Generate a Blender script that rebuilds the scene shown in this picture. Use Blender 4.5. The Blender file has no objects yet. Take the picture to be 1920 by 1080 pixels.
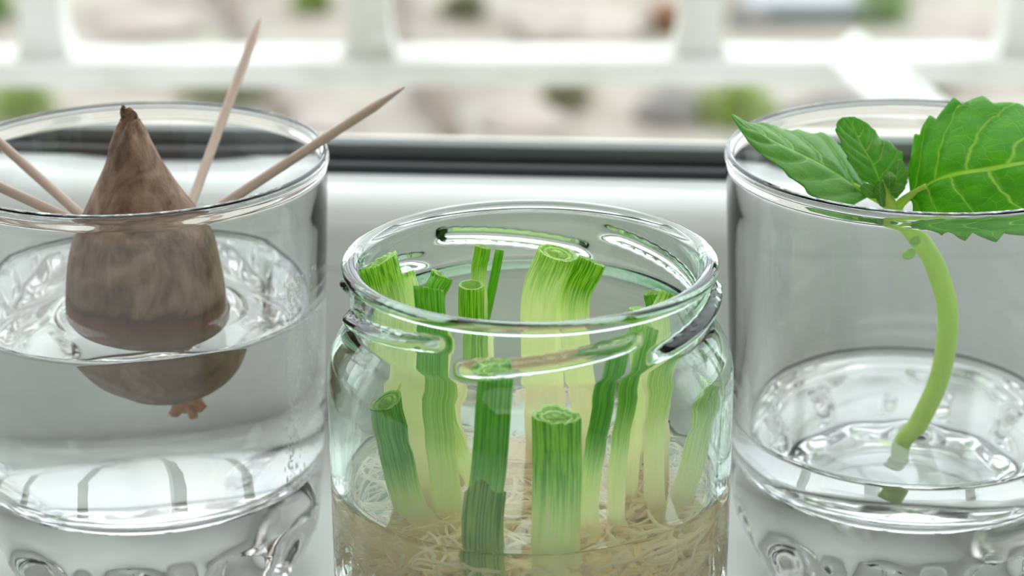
import bpy, bmesh, math, random
from math import sin, cos, pi, radians, sqrt, exp, atan2, tan
from mathutils import Vector, Matrix, noise
random.seed(7)
S = bpy.context.scene
COL = S.collection

# ------------------------------------------------------------------ camera
FPX, PITCH, ROLL, CAMZ = 4200.0, radians(20.47), radians(-0.28), 0.2292
cam_d = bpy.data.cameras.new('camera')
cam = bpy.data.objects.new('camera', cam_d); COL.objects.link(cam)
CAMR = Matrix.Rotation(pi/2 - PITCH, 4, 'X') @ Matrix.Rotation(ROLL, 4, 'Z')
cam.matrix_world = Matrix.Translation((0, 0, CAMZ)) @ CAMR
cam_d.sensor_width = 36; cam_d.lens = FPX/1920*36
cam_d.clip_start = 0.01; cam_d.clip_end = 200
cam_d.dof.use_dof = True; cam_d.dof.focus_distance = 0.425; cam_d.dof.aperture_fstop = 14.5
S.camera = cam
# ------------------------------------------------------------------ sky and light
w = bpy.data.worlds.new('sky'); S.world = w; w.use_nodes = True
nt = w.node_tree; nt.nodes.clear()
out = nt.nodes.new('ShaderNodeOutputWorld'); bg = nt.nodes.new('ShaderNodeBackground')
tc = nt.nodes.new('ShaderNodeTexCoord'); nz = nt.nodes.new('ShaderNodeTexNoise'); nz.inputs['Scale'].default_value = 2.2
nz.inputs['Detail'].default_value = 4
rp = nt.nodes.new('ShaderNodeValToRGB')
rp.color_ramp.elements[0].position = .35; rp.color_ramp.elements[0].color = (.80, .87, .96, 1)
rp.color_ramp.elements[1].position = .65; rp.color_ramp.elements[1].color = (1.0, 1.0, .99, 1)
nt.links.new(tc.outputs['Generated'], nz.inputs['Vector']); nt.links.new(nz.outputs['Fac'], rp.inputs['Fac'])
nt.links.new(rp.outputs['Color'], bg.inputs['Color']); nt.links.new(bg.outputs['Background'], out.inputs['Surface'])
bg.inputs['Strength'].default_value = 1.7
ld = bpy.data.lights.new('room_fill_light', 'AREA'); ld.shape = 'RECTANGLE'; ld.size = 1.9; ld.size_y = 1.5; ld.energy = 5  # added fill lamp, out of view, brightens the sides facing the room
ld.color = (1.0, .97, .93)
lo = bpy.data.objects.new('room_fill_light', ld); COL.objects.link(lo); lo.location = (0.1, -1.0, 1.66)
S.view_settings.view_transform = 'Standard'; S.view_settings.look = 'None'
S.view_settings.gamma = 1; S.view_settings.use_curve_mapping = False
S.view_settings.exposure = 1.12
cy = S.cycles
cy.max_bounces = 22; cy.transmission_bounces = 22; cy.glossy_bounces = 8; cy.diffuse_bounces = 4
cy.transparent_max_bounces = 12; cy.use_denoising = True
cy.sample_clamp_indirect = 12; cy.blur_glossy = 0.4

# ------------------------------------------------------------------ helpers
def W(px, py, Y):
    """world point at distance Y that stands where (px, py) of the 1920x1080 photograph is"""
    d = CAMR.to_3x3() @ Vector(((px-960)/FPX, (540-py)/FPX, -1))
    return Vector((0, 0, CAMZ)) + d*(Y/d.y)

def obj(name, bm, mat, parent=None, smooth=True, loc=None):
    me = bpy.data.meshes.new(name)
    bm.normal_update(); bm.to_mesh(me); bm.free()
    if smooth:
        for p in me.polygons: p.use_smooth = True
    for m in (mat if isinstance(mat, (list, tuple)) else [mat]): me.materials.append(m)
    o = bpy.data.objects.new(name, me); COL.objects.link(o)
    if loc is not None: o.location = loc
    if parent: o.parent = parent
    return o
def tag(o, label, cat=None, group=None, kind=None):
    if label: o['label'] = label
    if cat: o['category'] = cat
    if group: o['group'] = group
    if kind: o['kind'] = kind
    return o
def thing(name, label, cat, group=None, loc=(0, 0, 0)):
    o = bpy.data.objects.new(name, None); COL.objects.link(o); o.empty_display_size = .02
    o.location = loc
    return tag(o, label, cat, group)
def recentre(o, p):
    """move a mesh's origin to p without moving the mesh"""
    o.data.transform(Matrix.Translation(-Vector(p))); o.location = Vector(p)

def box(bm, x0, x1, y0, y1, z0, z1, bev=0, M=None):
    r = bmesh.ops.create_cube(bm, size=1)
    vs = r['verts']
    for v in vs:
        v.co = Vector(((x0+x1)/2+v.co.x*(x1-x0), (y0+y1)/2+v.co.y*(y1-y0), (z0+z1)/2+v.co.z*(z1-z0)))
    if bev:
        es = list({e for v in vs for e in v.link_edges})
        r2 = bmesh.ops.bevel(bm, geom=es, offset=bev, segments=3, affect='EDGES', profile=.6)
        vs = list({v for f in r2['faces'] for v in f.verts} | {v for v in vs if v.is_valid})
    if M: bmesh.ops.transform(bm, matrix=M, verts=[v for v in vs if v.is_valid])
def lathe(bm, prof, n=160, c=(0, 0, 0), rad=None, closed=False):
    rings = []
    for i, (r, z) in enumerate(prof):
        if r < 1e-6: rings.append([bm.verts.new((c[0], c[1], c[2]+z))]); continue
        ring = []
        for k in range(n):
            a = 2*pi*k/n
            rr, zz = (r, z) if rad is None else rad(i, r, z, a)
            ring.append(bm.verts.new((c[0]+rr*cos(a), c[1]+rr*sin(a), c[2]+zz)))
        rings.append(ring)
    pairs = list(zip(rings, rings[1:])) + ([(rings[-1], rings[0])] if closed else [])
    for A, B in pairs:
        for k in range(n):
            a, b = A[k % len(A)], A[(k+1) % len(A)] if len(A) > 1 else A[0]
            d, e = B[k % len(B)], B[(k+1) % len(B)] if len(B) > 1 else B[0]
            q = []
            for v in (a, b, e, d):
                if v not in q: q.append(v)
            if len(q) > 2: bm.faces.new(q)
    return rings
def catmull(P, n):
    P = [Vector(p) for p in P]
    if len(P) == 2: return [P[0].lerp(P[1], i/(n-1)) for i in range(n)]
    Q = [P[0]*2-P[1]] + P + [P[-1]*2-P[-2]]
    out = []
    for i in range(n):
        t = i/(n-1)*(len(P)-1); k = min(int(t), len(P)-2); t -= k
        a, b, c, d = Q[k:k+4]
        out.append(.5*((2*b)+(c-a)*t+(2*a-5*b+4*c-d)*t*t+(3*b-a-3*c+d)*t**3))
    return out
def lerp_list(L, t):
    x = t*(len(L)-1); k = min(int(x), len(L)-2); x -= k
    return L[k]*(1-x)+L[k+1]*x
def frames(C):
    T = [(C[min(i+1, len(C)-1)]-C[max(i-1, 0)]).normalized() for i in range(len(C))]
    up = Vector((0, 1, 0)) if abs(T[0].y) < .9 else Vector((1, 0, 0))
    N = (up - T[0]*up.dot(T[0])).normalized(); F = []
    for t in T:
        N = (N - t*N.dot(t)).normalized(); F.append((t, N, t.cross(N)))
    return F
def tube(bm, C, R, n=12, cap=True, sec=None, uv=None, v0=0, v1=1):
    """sweep along the points C; R radius list/func; sec(phi, t) scales the radius"""
    F = frames(C); rings = []; m = len(C)
    for i, (c, (t, N, B)) in enumerate(zip(C, F)):
        f = i/(m-1); r = R(f) if callable(R) else R
        rings.append([bm.verts.new(c+(N*cos(2*pi*k/n)+B*sin(2*pi*k/n))*r*(sec(2*pi*k/n, f) if sec else 1)) for k in range(n)])
    for i in range(m-1):
        for k in range(n):
            f = bm.faces.new((rings[i][k], rings[i][(k+1) % n], rings[i+1][(k+1) % n], rings[i+1][k]))
            if uv:
                for lp, (a, b) in zip(f.loops, ((k, i), (k+1, i), (k+1, i+1), (k, i+1))):
                    lp[uv].uv = (a/n, v0+(v1-v0)*b/(m-1))
    if cap:
        for rg in (rings[0][::-1], rings[-1]):
            f = bm.faces.new(rg)
            if uv:
                for lp in f.loops: lp[uv].uv = (0, v0 if rg[0] is rings[0][-1] else v1)
    return rings

# ------------------------------------------------------------------ materials
def mat(name, col=(.8, .8, .8), rough=.5, spec=.5, **kw):
    m = bpy.data.materials.new(name); m.use_nodes = True
    b = m.node_tree.nodes['Principled BSDF']
    b.inputs['Base Color'].default_value = (*col, 1); b.inputs['Roughness'].default_value = rough
    b.inputs['Specular IOR Level'].default_value = spec
    for k, v in kw.items(): b.inputs[k].default_value = v
    return m
def nodes(m): return m.node_tree.nodes, m.node_tree.links, m.node_tree.nodes.get('Principled BSDF')
def ramp(N, stops):
    r = N.new('ShaderNodeValToRGB'); e = r.color_ramp.elements
    while len(e) < len(stops): e.new(.5)
    for x, (p, c) in zip(e, stops): x.position = p; x.color = (*c, 1) if len(c) == 3 else c
    return r
def noisy(name, stops, scale=8, rough=.6, detail=5, bump=0, stretch=(1, 1, 1), coord='Object', dist=.001, **kw):
    m = mat(name, rough=rough, **kw); N, L, b = nodes(m)
    t = N.new('ShaderNodeTexCoord'); mp = N.new('ShaderNodeMapping'); mp.inputs['Scale'].default_value = stretch
    z = N.new('ShaderNodeTexNoise'); z.inputs['Scale'].default_value = scale; z.inputs['Detail'].default_value = detail
    r = ramp(N, stops)
    L.new(t.outputs[coord], mp.inputs['Vector']); L.new(mp.outputs['Vector'], z.inputs['Vector'])
    L.new(z.outputs['Fac'], r.inputs['Fac']); L.new(r.outputs['Color'], b.inputs['Base Color'])
    if bump:
        bp = N.new('ShaderNodeBump'); bp.inputs['Strength'].default_value = bump; bp.inputs['Distance'].default_value = dist
        L.new(z.outputs['Fac'], bp.inputs['Height']); L.new(bp.outputs['Normal'], b.inputs['Normal'])
    return m
def glass(name, ior=1.5, col=(1, 1, 1), absorb=None, rough=0, bump=None):
    m = bpy.data.materials.new(name); m.use_nodes = True; N = m.node_tree.nodes; L = m.node_tree.links; N.clear()
    o = N.new('ShaderNodeOutputMaterial'); g = N.new('ShaderNodeBsdfGlass')
    g.inputs['IOR'].default_value = ior; g.inputs['Color'].default_value = (*col, 1); g.inputs['Roughness'].default_value = rough
    L.new(g.outputs[0], o.inputs['Surface'])
    if absorb:
        v = N.new('ShaderNodeVolumeAbsorption'); v.inputs['Color'].default_value = (*absorb[0], 1); v.inputs['Density'].default_value = absorb[1]
        L.new(v.outputs[0], o.inputs['Volume'])
    if bump:
        t = N.new('ShaderNodeTexCoord'); mp = N.new('ShaderNodeMapping'); mp.inputs['Scale'].default_value = bump[2]
        z = N.new('ShaderNodeTexNoise'); z.inputs['Scale'].default_value = bump[0]; z.inputs['Detail'].default_value = 2
        bp = N.new('ShaderNodeBump'); bp.inputs['Strength'].default_value = bump[1]; bp.inputs['Distance'].default_value = .0006
        L.new(t.outputs['Object'], mp.inputs['Vector']); L.new(mp.outputs['Vector'], z.inputs['Vector'])
        L.new(z.outputs['Fac'], bp.inputs['Height']); L.new(bp.outputs['Normal'], g.inputs['Normal'])
    return m
M_wall = noisy('painted_plaster', [(.3, (.80, .80, .78)), (.7, (.86, .86, .84))], 3, .8)
M_floor = noisy('floor_wood', [(.3, (.55, .47, .38)), (.7, (.68, .60, .50))], 4, .5, stretch=(1, 8, 1))
M_sill = noisy('white_sill', [(.3, (.68, .72, .68)), (.7, (.74, .77, .74))], 12, .35)
M_pvc = mat('white_window_frame', (.82, .86, .845), .2)
M_rubber = mat('black_rubber', (.018, .020, .026), .45)
M_spacer = mat('dark_spacer', (.030, .045, .042), .5)
M_cream = noisy('cream_paint', [(.3, (.72, .66, .58)), (.7, (.82, .76, .68))], 20, .6)
M_grille = noisy('weathered_white_paint', [(.3, (0.483, 0.483, 0.437)), (.55, (0.598, 0.598, 0.564)), (.8, (0.655, 0.655, 0.632))], 18, .55)
M_glass = glass('clear_glass', 1.5, (.992, .996, .998), bump=(60, .10, (1, 1, .35)))
M_jar = glass('green_tinted_glass', 1.5, (.985, .995, .99), absorb=((.54, .87, .62), 60), bump=(45, .16, (1, 1, .6)))
M_water = glass('water', 1.333, (.995, .998, .997))
def pane_mat():
    m = bpy.data.materials.new('window_glass'); m.use_nodes = True; N = m.node_tree.nodes; L = m.node_tree.links; N.clear()
    o = N.new('ShaderNodeOutputMaterial'); t = N.new('ShaderNodeBsdfTransparent'); t.inputs[0].default_value = (.97, .985, .975, 1)
    g = N.new('ShaderNodeBsdfGlossy'); g.inputs['Roughness'].default_value = .02; f = N.new('ShaderNodeFresnel'); ge = N.new('ShaderNodeNewGeometry'); mr = N.new('ShaderNodeMapRange')
    mr.inputs['To Min'].default_value = 1.5; mr.inputs['To Max'].default_value = 1/1.5      # both faces of the pane act alike
    L.new(ge.outputs['Backfacing'], mr.inputs['Value']); L.new(mr.outputs[0], f.inputs[0])
    x = N.new('ShaderNodeMixShader'); L.new(f.outputs[0], x.inputs[0]); L.new(t.outputs[0], x.inputs[1]); L.new(g.outputs[0], x.inputs[2])
    L.new(x.outputs[0], o.inputs['Surface']); return m
M_pane = pane_mat()
def translucent(m, amt, col=None):
    """mix a translucent lobe (light through thin tissue) into a principled material"""
    N, L, b = nodes(m); o = [n for n in N if n.type == 'OUTPUT_MATERIAL'][0]
    t = N.new('ShaderNodeBsdfTranslucent'); x = N.new('ShaderNodeMixShader'); x.inputs[0].default_value = amt
    src = b.inputs['Base Color'].links[0].from_socket if b.inputs['Base Color'].links else None
    if col: t.inputs[0].default_value = (*col, 1)
    elif src:
        hs = N.new('ShaderNodeHueSaturation'); hs.inputs['Value'].default_value = 1.6; hs.inputs['Saturation'].default_value = 1.0
        L.new(src, hs.inputs['Color']); L.new(hs.outputs[0], t.inputs[0])
    L.new(b.outputs[0], x.inputs[1]); L.new(t.outputs[0], x.inputs[2]); L.new(x.outputs[0], o.inputs['Surface'])
    return m
def stalk_mat(name, lo, hi, green, dark, nstripe=30):
    """white base turning green between lo and hi of the length (UV y), with veins running lengthwise"""
    m = mat(name, rough=.38, spec=.45); N, L, b = nodes(m)
    uv = N.new('ShaderNodeUVMap'); sp = N.new('ShaderNodeSeparateXYZ'); L.new(uv.outputs[0], sp.inputs[0])
    base = ramp(N, [(0, (.90, .84, .70)), (lo*.6, (.93, .92, .72)), (lo, (.86, .90, .62)), (hi, green), (1, green)])
    tip = ramp(N, [(0, (.88, .82, .68)), (lo*.6, (.90, .90, .68)), (lo, (.66, .78, .38)), (hi, dark), (1, dark)])
    for r in (base, tip): L.new(sp.outputs['Y'], r.inputs['Fac'])
    cmb = N.new('ShaderNodeCombineXYZ')
    mx = N.new('ShaderNodeMath'); mx.operation = 'MULTIPLY'; mx.inputs[1].default_value = nstripe; L.new(sp.outputs['X'], mx.inputs[0])
    my = N.new('ShaderNodeMath'); my.operation = 'MULTIPLY'; my.inputs[1].default_value = 1.2; L.new(sp.outputs['Y'], my.inputs[0])
    L.new(mx.outputs[0], cmb.inputs[0]); L.new(my.outputs[0], cmb.inputs[1])
    oi = N.new('ShaderNodeObjectInfo'); mr = N.new('ShaderNodeMath'); mr.operation = 'MULTIPLY'; mr.inputs[1].default_value = 30
    L.new(oi.outputs['Random'], mr.inputs[0]); L.new(mr.outputs[0], cmb.inputs[2])
    z = N.new('ShaderNodeTexNoise'); z.inputs['Scale'].default_value = 2.6; z.inputs['Detail'].default_value = 2; L.new(cmb.outputs[0], z.inputs['Vector'])
    st = ramp(N, [(.48, (0, 0, 0)), (.55, (1, 1, 1))]); L.new(z.outputs['Fac'], st.inputs['Fac'])
    mix = N.new('ShaderNodeMix'); mix.data_type = 'RGBA'; L.new(st.outputs[0], mix.inputs[0])
    L.new(base.outputs[0], mix.inputs[6]); L.new(tip.outputs[0], mix.inputs[7]); L.new(mix.outputs[2], b.inputs['Base Color'])
    bp = N.new('ShaderNodeBump'); bp.inputs['Strength'].default_value = .3; bp.inputs['Distance'].default_value = .0003
    L.new(z.outputs['Fac'], bp.inputs['Height']); L.new(bp.outputs[0], b.inputs['Normal'])
    return translucent(m, .45)
M_st_mid = stalk_mat('scallion_mid_green', .53, .74, (.46, .72, .08), (.10, .38, .005))
M_st_dark = stalk_mat('scallion_deep_green', .46, .66, (.24, .58, .03), (.08, .34, .004))
M_st_pale = stalk_mat('scallion_pale_green', .58, .95, (.60, .76, .24), (.22, .50, .05))
M_st_sheath = stalk_mat('scallion_sheath', .30, .62, (.56, .66, .20), (.16, .40, .03), 22)
M_cut = translucent(noisy('scallion_cut_face', [(.3, (.34, .58, .12)), (.7, (.55, .74, .26))], 900, .35), .35)
M_root = translucent(noisy('scallion_root', [(.3, (.86, .74, .60)), (.6, (.95, .91, .82))], 120, .45), .5)

def pit_mat():
    m = mat('avocado_pit_skin', rough=.62, spec=.3); N, L, b = nodes(m)
    t = N.new('ShaderNodeTexCoord'); mp = N.new('ShaderNodeMapping'); mp.inputs['Scale'].default_value = (1, 1, .30)
    L.new(t.outputs['Object'], mp.inputs['Vector'])
    z = N.new('ShaderNodeTexNoise'); z.inputs['Scale'].default_value = 620; z.inputs['Detail'].default_value = 9; z.inputs['Roughness'].default_value = .65
    L.new(mp.outputs[0], z.inputs['Vector'])
    z2 = N.new('ShaderNodeTexNoise'); z2.inputs['Scale'].default_value = 110; z2.inputs['Detail'].default_value = 7; z2.inputs['Distortion'].default_value = 1.2
    L.new(t.outputs['Object'], z2.inputs['Vector'])
    r1 = ramp(N, [(.30, (0.129, 0.063, 0.040)), (.46, (0.230, 0.133, 0.084)), (.60, (0.322, 0.204, 0.133)), (.76, (0.460, 0.311, 0.217))])
    r2 = ramp(N, [(.38, (.07, .05, .042)), (.5, (.24, .15, .10)), (.62, (.46, .33, .245))])
    L.new(z.outputs['Fac'], r1.inputs['Fac']); L.new(z2.outputs['Fac'], r2.inputs['Fac'])
    mx = N.new('ShaderNodeMix'); mx.data_type = 'RGBA'; mx.inputs[0].default_value = .5
    L.new(r1.outputs[0], mx.inputs[6]); L.new(r2.outputs[0], mx.inputs[7])
    # ring of dark skin and reddish skin under it, set by height on the pit
    sp = N.new('ShaderNodeSeparateXYZ'); L.new(t.outputs['Object'], sp.inputs[0])
    wob = N.new('ShaderNodeMath'); wob.operation = 'MULTIPLY_ADD'; wob.inputs[1].default_value = .006
    L.new(z2.outputs['Fac'], wob.inputs[0]); L.new(sp.outputs['Z'], wob.inputs[2])
    mr = N.new('ShaderNodeMapRange'); mr.inputs['From Min'].default_value = -.020; mr.inputs['From Max'].default_value = .045
    L.new(wob.outputs[0], mr.inputs['Value'])
    band = ramp(N, [(0, (0.589, 0.458, 0.336)), (.31, (0.494, 0.352, 0.248)), (.385, (0.257, 0.097, 0.060)), (.415, (0.095, 0.044, 0.032)), (.45, (0.285, 0.176, 0.120)), (1, (0.332, 0.229, 0.152))])
    L.new(mr.outputs[0], band.inputs['Fac'])
    bw = ramp(N, [(.22, (.25, .25, .25)), (.38, (.85, .85, .85)), (.425, (.85, .85, .85)), (.455, (0, 0, 0))]); L.new(mr.outputs[0], bw.inputs['Fac'])
    m2 = N.new('ShaderNodeMix'); m2.data_type = 'RGBA'; L.new(bw.outputs[0], m2.inputs[0])
    L.new(mx.outputs[2], m2.inputs[6]); L.new(band.outputs[0], m2.inputs[7]); L.new(m2.outputs[2], b.inputs['Base Color'])
    bp = N.new('ShaderNodeBump'); bp.inputs['Strength'].default_value = .8; bp.inputs['Distance'].default_value = .0007
    L.new(z.outputs['Fac'], bp.inputs['Height']); L.new(bp.outputs[0], b.inputs['Normal'])
    return m
M_pit = pit_mat()
M_pittip = noisy('pit_dry_tip', [(.3, (.05, .03, .02)), (.5, (.20, .12, .07)), (.75, (.36, .17, .07))], 900, .7, bump=.6)
M_pitroot = noisy('pit_root_orange', [(.3, (.38, .11, .03)), (.7, (.62, .32, .12))], 600, .5)
M_pick = noisy('toothpick_birch', [(.3, (.46, .34, .26)), (.6, (.60, .47, .38)), (.8, (.70, .58, .48))], 500, .6, stretch=(1, 1, .04), bump=.25, dist=.0002)

def leaf_mat(name, c0, c1, vein):
    m = mat(name, rough=.42, spec=.3 if name == 'mint_leaf' else .6); N, L, b = nodes(m)
    uv = N.new('ShaderNodeUVMap'); sp = N.new('ShaderNodeSeparateXYZ'); L.new(uv.outputs[0], sp.inputs[0])
    def math_(op, a, bb=None, c=None):
        n = N.new('ShaderNodeMath'); n.operation = op
        for i, x in enumerate((a, bb, c)):
            if x is None: continue
            if isinstance(x, (int, float)): n.inputs[i].default_value = x
            else: L.new(x, n.inputs[i])
        return n.outputs[0]
    wn = N.new('ShaderNodeTexNoise'); wn.inputs['Scale'].default_value = 6; L.new(uv.outputs[0], wn.inputs['Vector'])
    at = math_('ABSOLUTE', sp.outputs['Y'])
    side = math_('MULTIPLY', math_('SIGN', sp.outputs['Y']), .045)
    pw = math_('POWER', at, 1.5)
    q = math_('SUBTRACT', math_('ADD', sp.outputs['X'], side), math_('MULTIPLY', pw, .20))
    q = math_('SUBTRACT', q, math_('MULTIPLY', at, .10))
    q = math_('ADD', q, math_('MULTIPLY', wn.outputs['Fac'], .05))
    fr = math_('PINGPONG', math_('MULTIPLY', q, 5.2), .5)       # 0 on a side vein
    wside = math_('MULTIPLY_ADD', at, -.055, .085)
    sv = N.new('ShaderNodeMapRange'); sv.inputs['To Min'].default_value = 1; sv.inputs['To Max'].default_value = 0
    sv.inputs['From Min'].default_value = .0; L.new(wside, sv.inputs['From Max']); L.new(fr, sv.inputs['Value'])
    mv = N.new('ShaderNodeMapRange'); mv.inputs['To Min'].default_value = 1; mv.inputs['To Max'].default_value = 0
    mv.inputs['From Min'].default_value = .018; L.new(math_('MULTIPLY_ADD', sp.outputs['X'], -.04, .065), mv.inputs['From Max']); L.new(at, mv.inputs['Value'])
    cmb = N.new('ShaderNodeCombineXYZ'); L.new(sp.outputs['X'], cmb.inputs[0]); L.new(math_('MULTIPLY', sp.outputs['Y'], .45), cmb.inputs[1])
    vo = N.new('ShaderNodeTexVoronoi'); vo.feature = 'DISTANCE_TO_EDGE'; vo.inputs['Scale'].default_value = 17; L.new(cmb.outputs[0], vo.inputs['Vector'])
    nv = N.new('ShaderNodeMapRange'); nv.inputs['From Max'].default_value = .05; nv.inputs['To Min'].default_value = .22; nv.inputs['To Max'].default_value = 0
    L.new(vo.outputs['Distance'], nv.inputs['Value'])
    v = math_('MAXIMUM', math_('MAXIMUM', sv.outputs[0], mv.outputs[0]), nv.outputs[0])
    z = N.new('ShaderNodeTexNoise'); z.inputs['Scale'].default_value = 5; z.inputs['Detail'].default_value = 4; L.new(uv.outputs[0], z.inputs['Vector'])
    r = ramp(N, [(.3, c0), (.7, c1)]); L.new(z.outputs['Fac'], r.inputs['Fac'])
    mx = N.new('ShaderNodeMix'); mx.data_type = 'RGBA'; L.new(math_('MULTIPLY', v, .8), mx.inputs[0]); L.new(r.outputs[0], mx.inputs[6])
    mx.inputs[7].default_value = (*vein, 1); L.new(mx.outputs[2], b.inputs['Base Color'])
    bp = N.new('ShaderNodeBump'); bp.inputs['Strength'].default_value = .5; bp.inputs['Distance'].default_value = .0005; bp.invert = True
    L.new(v, bp.inputs['Height']); L.new(bp.outputs[0], b.inputs['Normal'])
    return translucent(m, .42)
M_leaf = leaf_mat('mint_leaf', (.07, .37, .002), (.15, .52, .004), (.52, .76, .10))
M_leaf_matte = leaf_mat('mint_leaf_young', (.13, .38, .045), (.21, .50, .08), (.50, .72, .22))
M_mstem = translucent(noisy('mint_stem', [(.3, (.50, .72, .10)), (.7, (.62, .80, .17))], 200, .4, stretch=(1, 1, .2)), .3)
M_mcut = noisy('mint_stem_end', [(.3, (.26, .42, .08)), (.6, (.40, .50, .14)), (.8, (.45, .25, .10))], 500, .5)

# ------------------------------------------------------------------ the setting: room, sill, window
YAW = radians(-4.6)
RM = Matrix.Translation((0, .53, 0)) @ Matrix.Rotation(YAW, 4, 'Z') @ Matrix.Translation((0, -.53, 0))
def room(name, boxes, m, bev=0, kind='structure', parent=None):
    bm = bmesh.new()
    for b in boxes: box(bm, *b, bev=bev)
    bm.transform(RM)
    o = obj(name, bm, m, parent, smooth=False)
    if not parent: o['kind'] = kind
    return o
X0, X1, ZT = -1.0, 1.1, 1.35          # window opening
room('floor', [(-2, 2.1, -2.6, .40, -.90, -.85)], M_floor)
room('ceiling', [(-2, 2.1, -2.6, .60, 1.75, 1.80)], M_wall)
room('wall_back', [(-2, 2.1, -2.65, -2.6, -.85, 1.75)], M_wall)
room('wall_left', [(-2.05, -2, -2.6, .60, -.9, 1.8)], M_wall)
room('wall_right', [(2.1, 2.15, -2.6, .60, -.9, 1.8)], M_wall)
room('wall_front', [(-2, 2.1, .40, .585, -.9, -.031), (-2, X0, .40, .598, -.031, 1.75),
                    (X1, 2.1, .40, .598, -.031, 1.75), (X0, X1, .40, .598, ZT, 1.75)], M_wall)
tag(room('trim_1', [(X0, X1, .16, .5182, -.03, 0)], M_sill, bev=.004), 'white window sill under the glasses')

def extrude_x(bm, prof, x0, x1):
    A = [bm.verts.new((x0, y, z)) for y, z in prof]; B = [bm.verts.new((x1, y, z)) for y, z in prof]
    n = len(prof)
    for i in range(n): bm.faces.new((A[i], A[(i+1) % n], B[(i+1) % n], B[i]))
    bm.faces.new(A[::-1]); bm.faces.new(B)
bm = bmesh.new()
prof = [(.519, -.03), (.519, .0384), (.5196, .0388), (.5196, .0394), (.519, .0398), (.519, .0455)] + [(.519+.0145*(1-cos(t)), .0455+.0115*sin(t)) for t in [pi/2*i/10 for i in range(1, 11)]] + [(.5445, .0562), (.546, .050), (.59, .048), (.59, -.03)]
extrude_x(bm, prof, X0, X1)
box(bm, X0, X0+.06, .519, .59, .05, ZT); box(bm, X1-.06, X1, .519, .59, .05, ZT); box(bm, X0+.06, X1-.06, .519, .59, ZT-.06, ZT)
bm.transform(RM)
win = obj('window_1', bm, M_pvc, smooth=False); win['kind'] = 'structure'; win['label'] = 'white plastic window frame with rounded bottom rail behind the glasses'
md = win.modifiers.new('edge', 'BEVEL'); md.width = .0004; md.segments = 2; md.limit_method = 'ANGLE'
room('rubber_gasket', [(X0+.06, X1-.06, .5450, .5490, .0540, .0584)], M_rubber, bev=.001, parent=win)
room('glazing_spacer', [(X0+.06, X1-.06, .5530, .5590, .0480, .0616)], M_spacer, parent=win)
room('window_pane', [(X0+.06, X1-.06, .5495, .5525, .0520, ZT-.06)], M_pane, parent=win)
room('outer_lip', [(X0, X1, .5880, .6010, .030, .0500)], M_cream, bev=.002, parent=win)

# ------------------------------------------------------------------ white grille outside
GR = Matrix.Translation((0, 1.0, 0)) @ Matrix.Rotation(radians(-.6), 4, 'Z')
gr = thing('window_grille', 'white painted metal grille of broad bars outside the window', 'grille', loc=(0, 1.0, -.06))
def gpart(name, fn, label=None):
    bm = bmesh.new(); fn(bm); bm.transform(GR); bm.transform(Matrix.Translation((0, -1.0, .06)))
    o = obj(name, bm, M_grille, gr, smooth=False)
    if label: o['label'] = label
    return o
ZR = -.0335
gpart('rail', lambda b: box(b, -1.3, 1.3, 0, .038, ZR-.012, ZR, bev=.004))
gpart('rail', lambda b: box(b, -1.3, 1.3, 0, .030, 1.1, 1.13, bev=.005))
def vbar(xc):
    def fn(b):
        z0, w, yf, yb = ZR-.003, .0095, .008, .030
        P = [(w, 1.1), (w, z0+.022)] + [(w+.007*(1-cos(t)), z0+.022-.022*sin(t)) for t in [pi/2*i/7 for i in range(1, 8)]]
        P = P + [(-x, z) for x, z in P[::-1]]
        F = [b.verts.new((xc+x, yf, z)) for x, z in P]; K = [b.verts.new((xc+x, yb, z)) for x, z in P]; n = len(P)
        for i in range(n): b.faces.new((F[i], F[(i+1) % n], K[(i+1) % n], K[i]))
        b.faces.new(F[::-1]); b.faces.new(K)
    return fn
for px in (-520, 75, 692, 1315, 1930, 2545): gpart('vertical_bar', vbar((px-960)/FPX*1.03))
def brace(b):
    A = W(1600, 108, 1.02); B = W(1790, 262, .80)
    C = [A.lerp(B, t/4) for t in range(5)]
    C = [c-Vector((0, 1.0, 0)) for c in C]
    tube(b, C, .0125, 4, sec=lambda p, f: 1.15)
gpart('brace', brace, 'slanting white brace bar running down towards the wall')

# ------------------------------------------------------------------ garden
GZ = -1.0
def gp(px, py):
    d = W(px, py, 1)-Vector((0, 0, CAMZ)); t = (GZ-CAMZ)/d.z
    return Vector((0, 0, CAMZ))+d*t
M_ground = noisy('dry_garden_ground', [(.30, (0.095, 0.075, 0.054)), (.42, (0.204, 0.177, 0.143)), (.58, (0.272, 0.248, 0.218)), (.8, (0.204, 0.224, 0.116))], 5, .95, detail=7, bump=.5, dist=.02)
bm = bmesh.new()
for i in range(41):
    for j in range(31):
        x, y = -20+i, .72+j*1.0
        bm.verts.new((x, y, GZ+.02*noise.noise(Vector((x*.7, y*.7, 0)))))
bm.verts.ensure_lookup_table()
for i in range(40):
    for j in range(30):
        a = i*31+j; bm.faces.new([bm.verts[k] for k in (a, a+31, a+32, a+1)])
tag(obj('ground', bm, M_ground), 'pale dry garden ground below the window', kind='structure')
def leaf_green(name, a, b_, tr=.4):
    return translucent(noisy(name, [(.3, a), (.7, b_)], 30, .5), tr)
M_bushA = leaf_green('shrub_yellow_green', (0.136, 0.218, 0.014), (0.231, 0.299, 0.034))
M_bushB = leaf_green('shrub_fresh_green', (0.082, 0.190, 0.014), (0.163, 0.258, 0.034))
M_bushC = leaf_green('shrub_olive', (0.116, 0.122, 0.048), (0.184, 0.190, 0.088))
M_twig = noisy('dry_brown_twig', [(.3, (.09, .06, .045)), (.7, (.17, .13, .10))], 30, .8)
M_stone = noisy('pale_pink_stone', [(.3, (0.231, 0.190, 0.170)), (.7, (0.313, 0.272, 0.248))], 14, .85, bump=.3, dist=.004)
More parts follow.
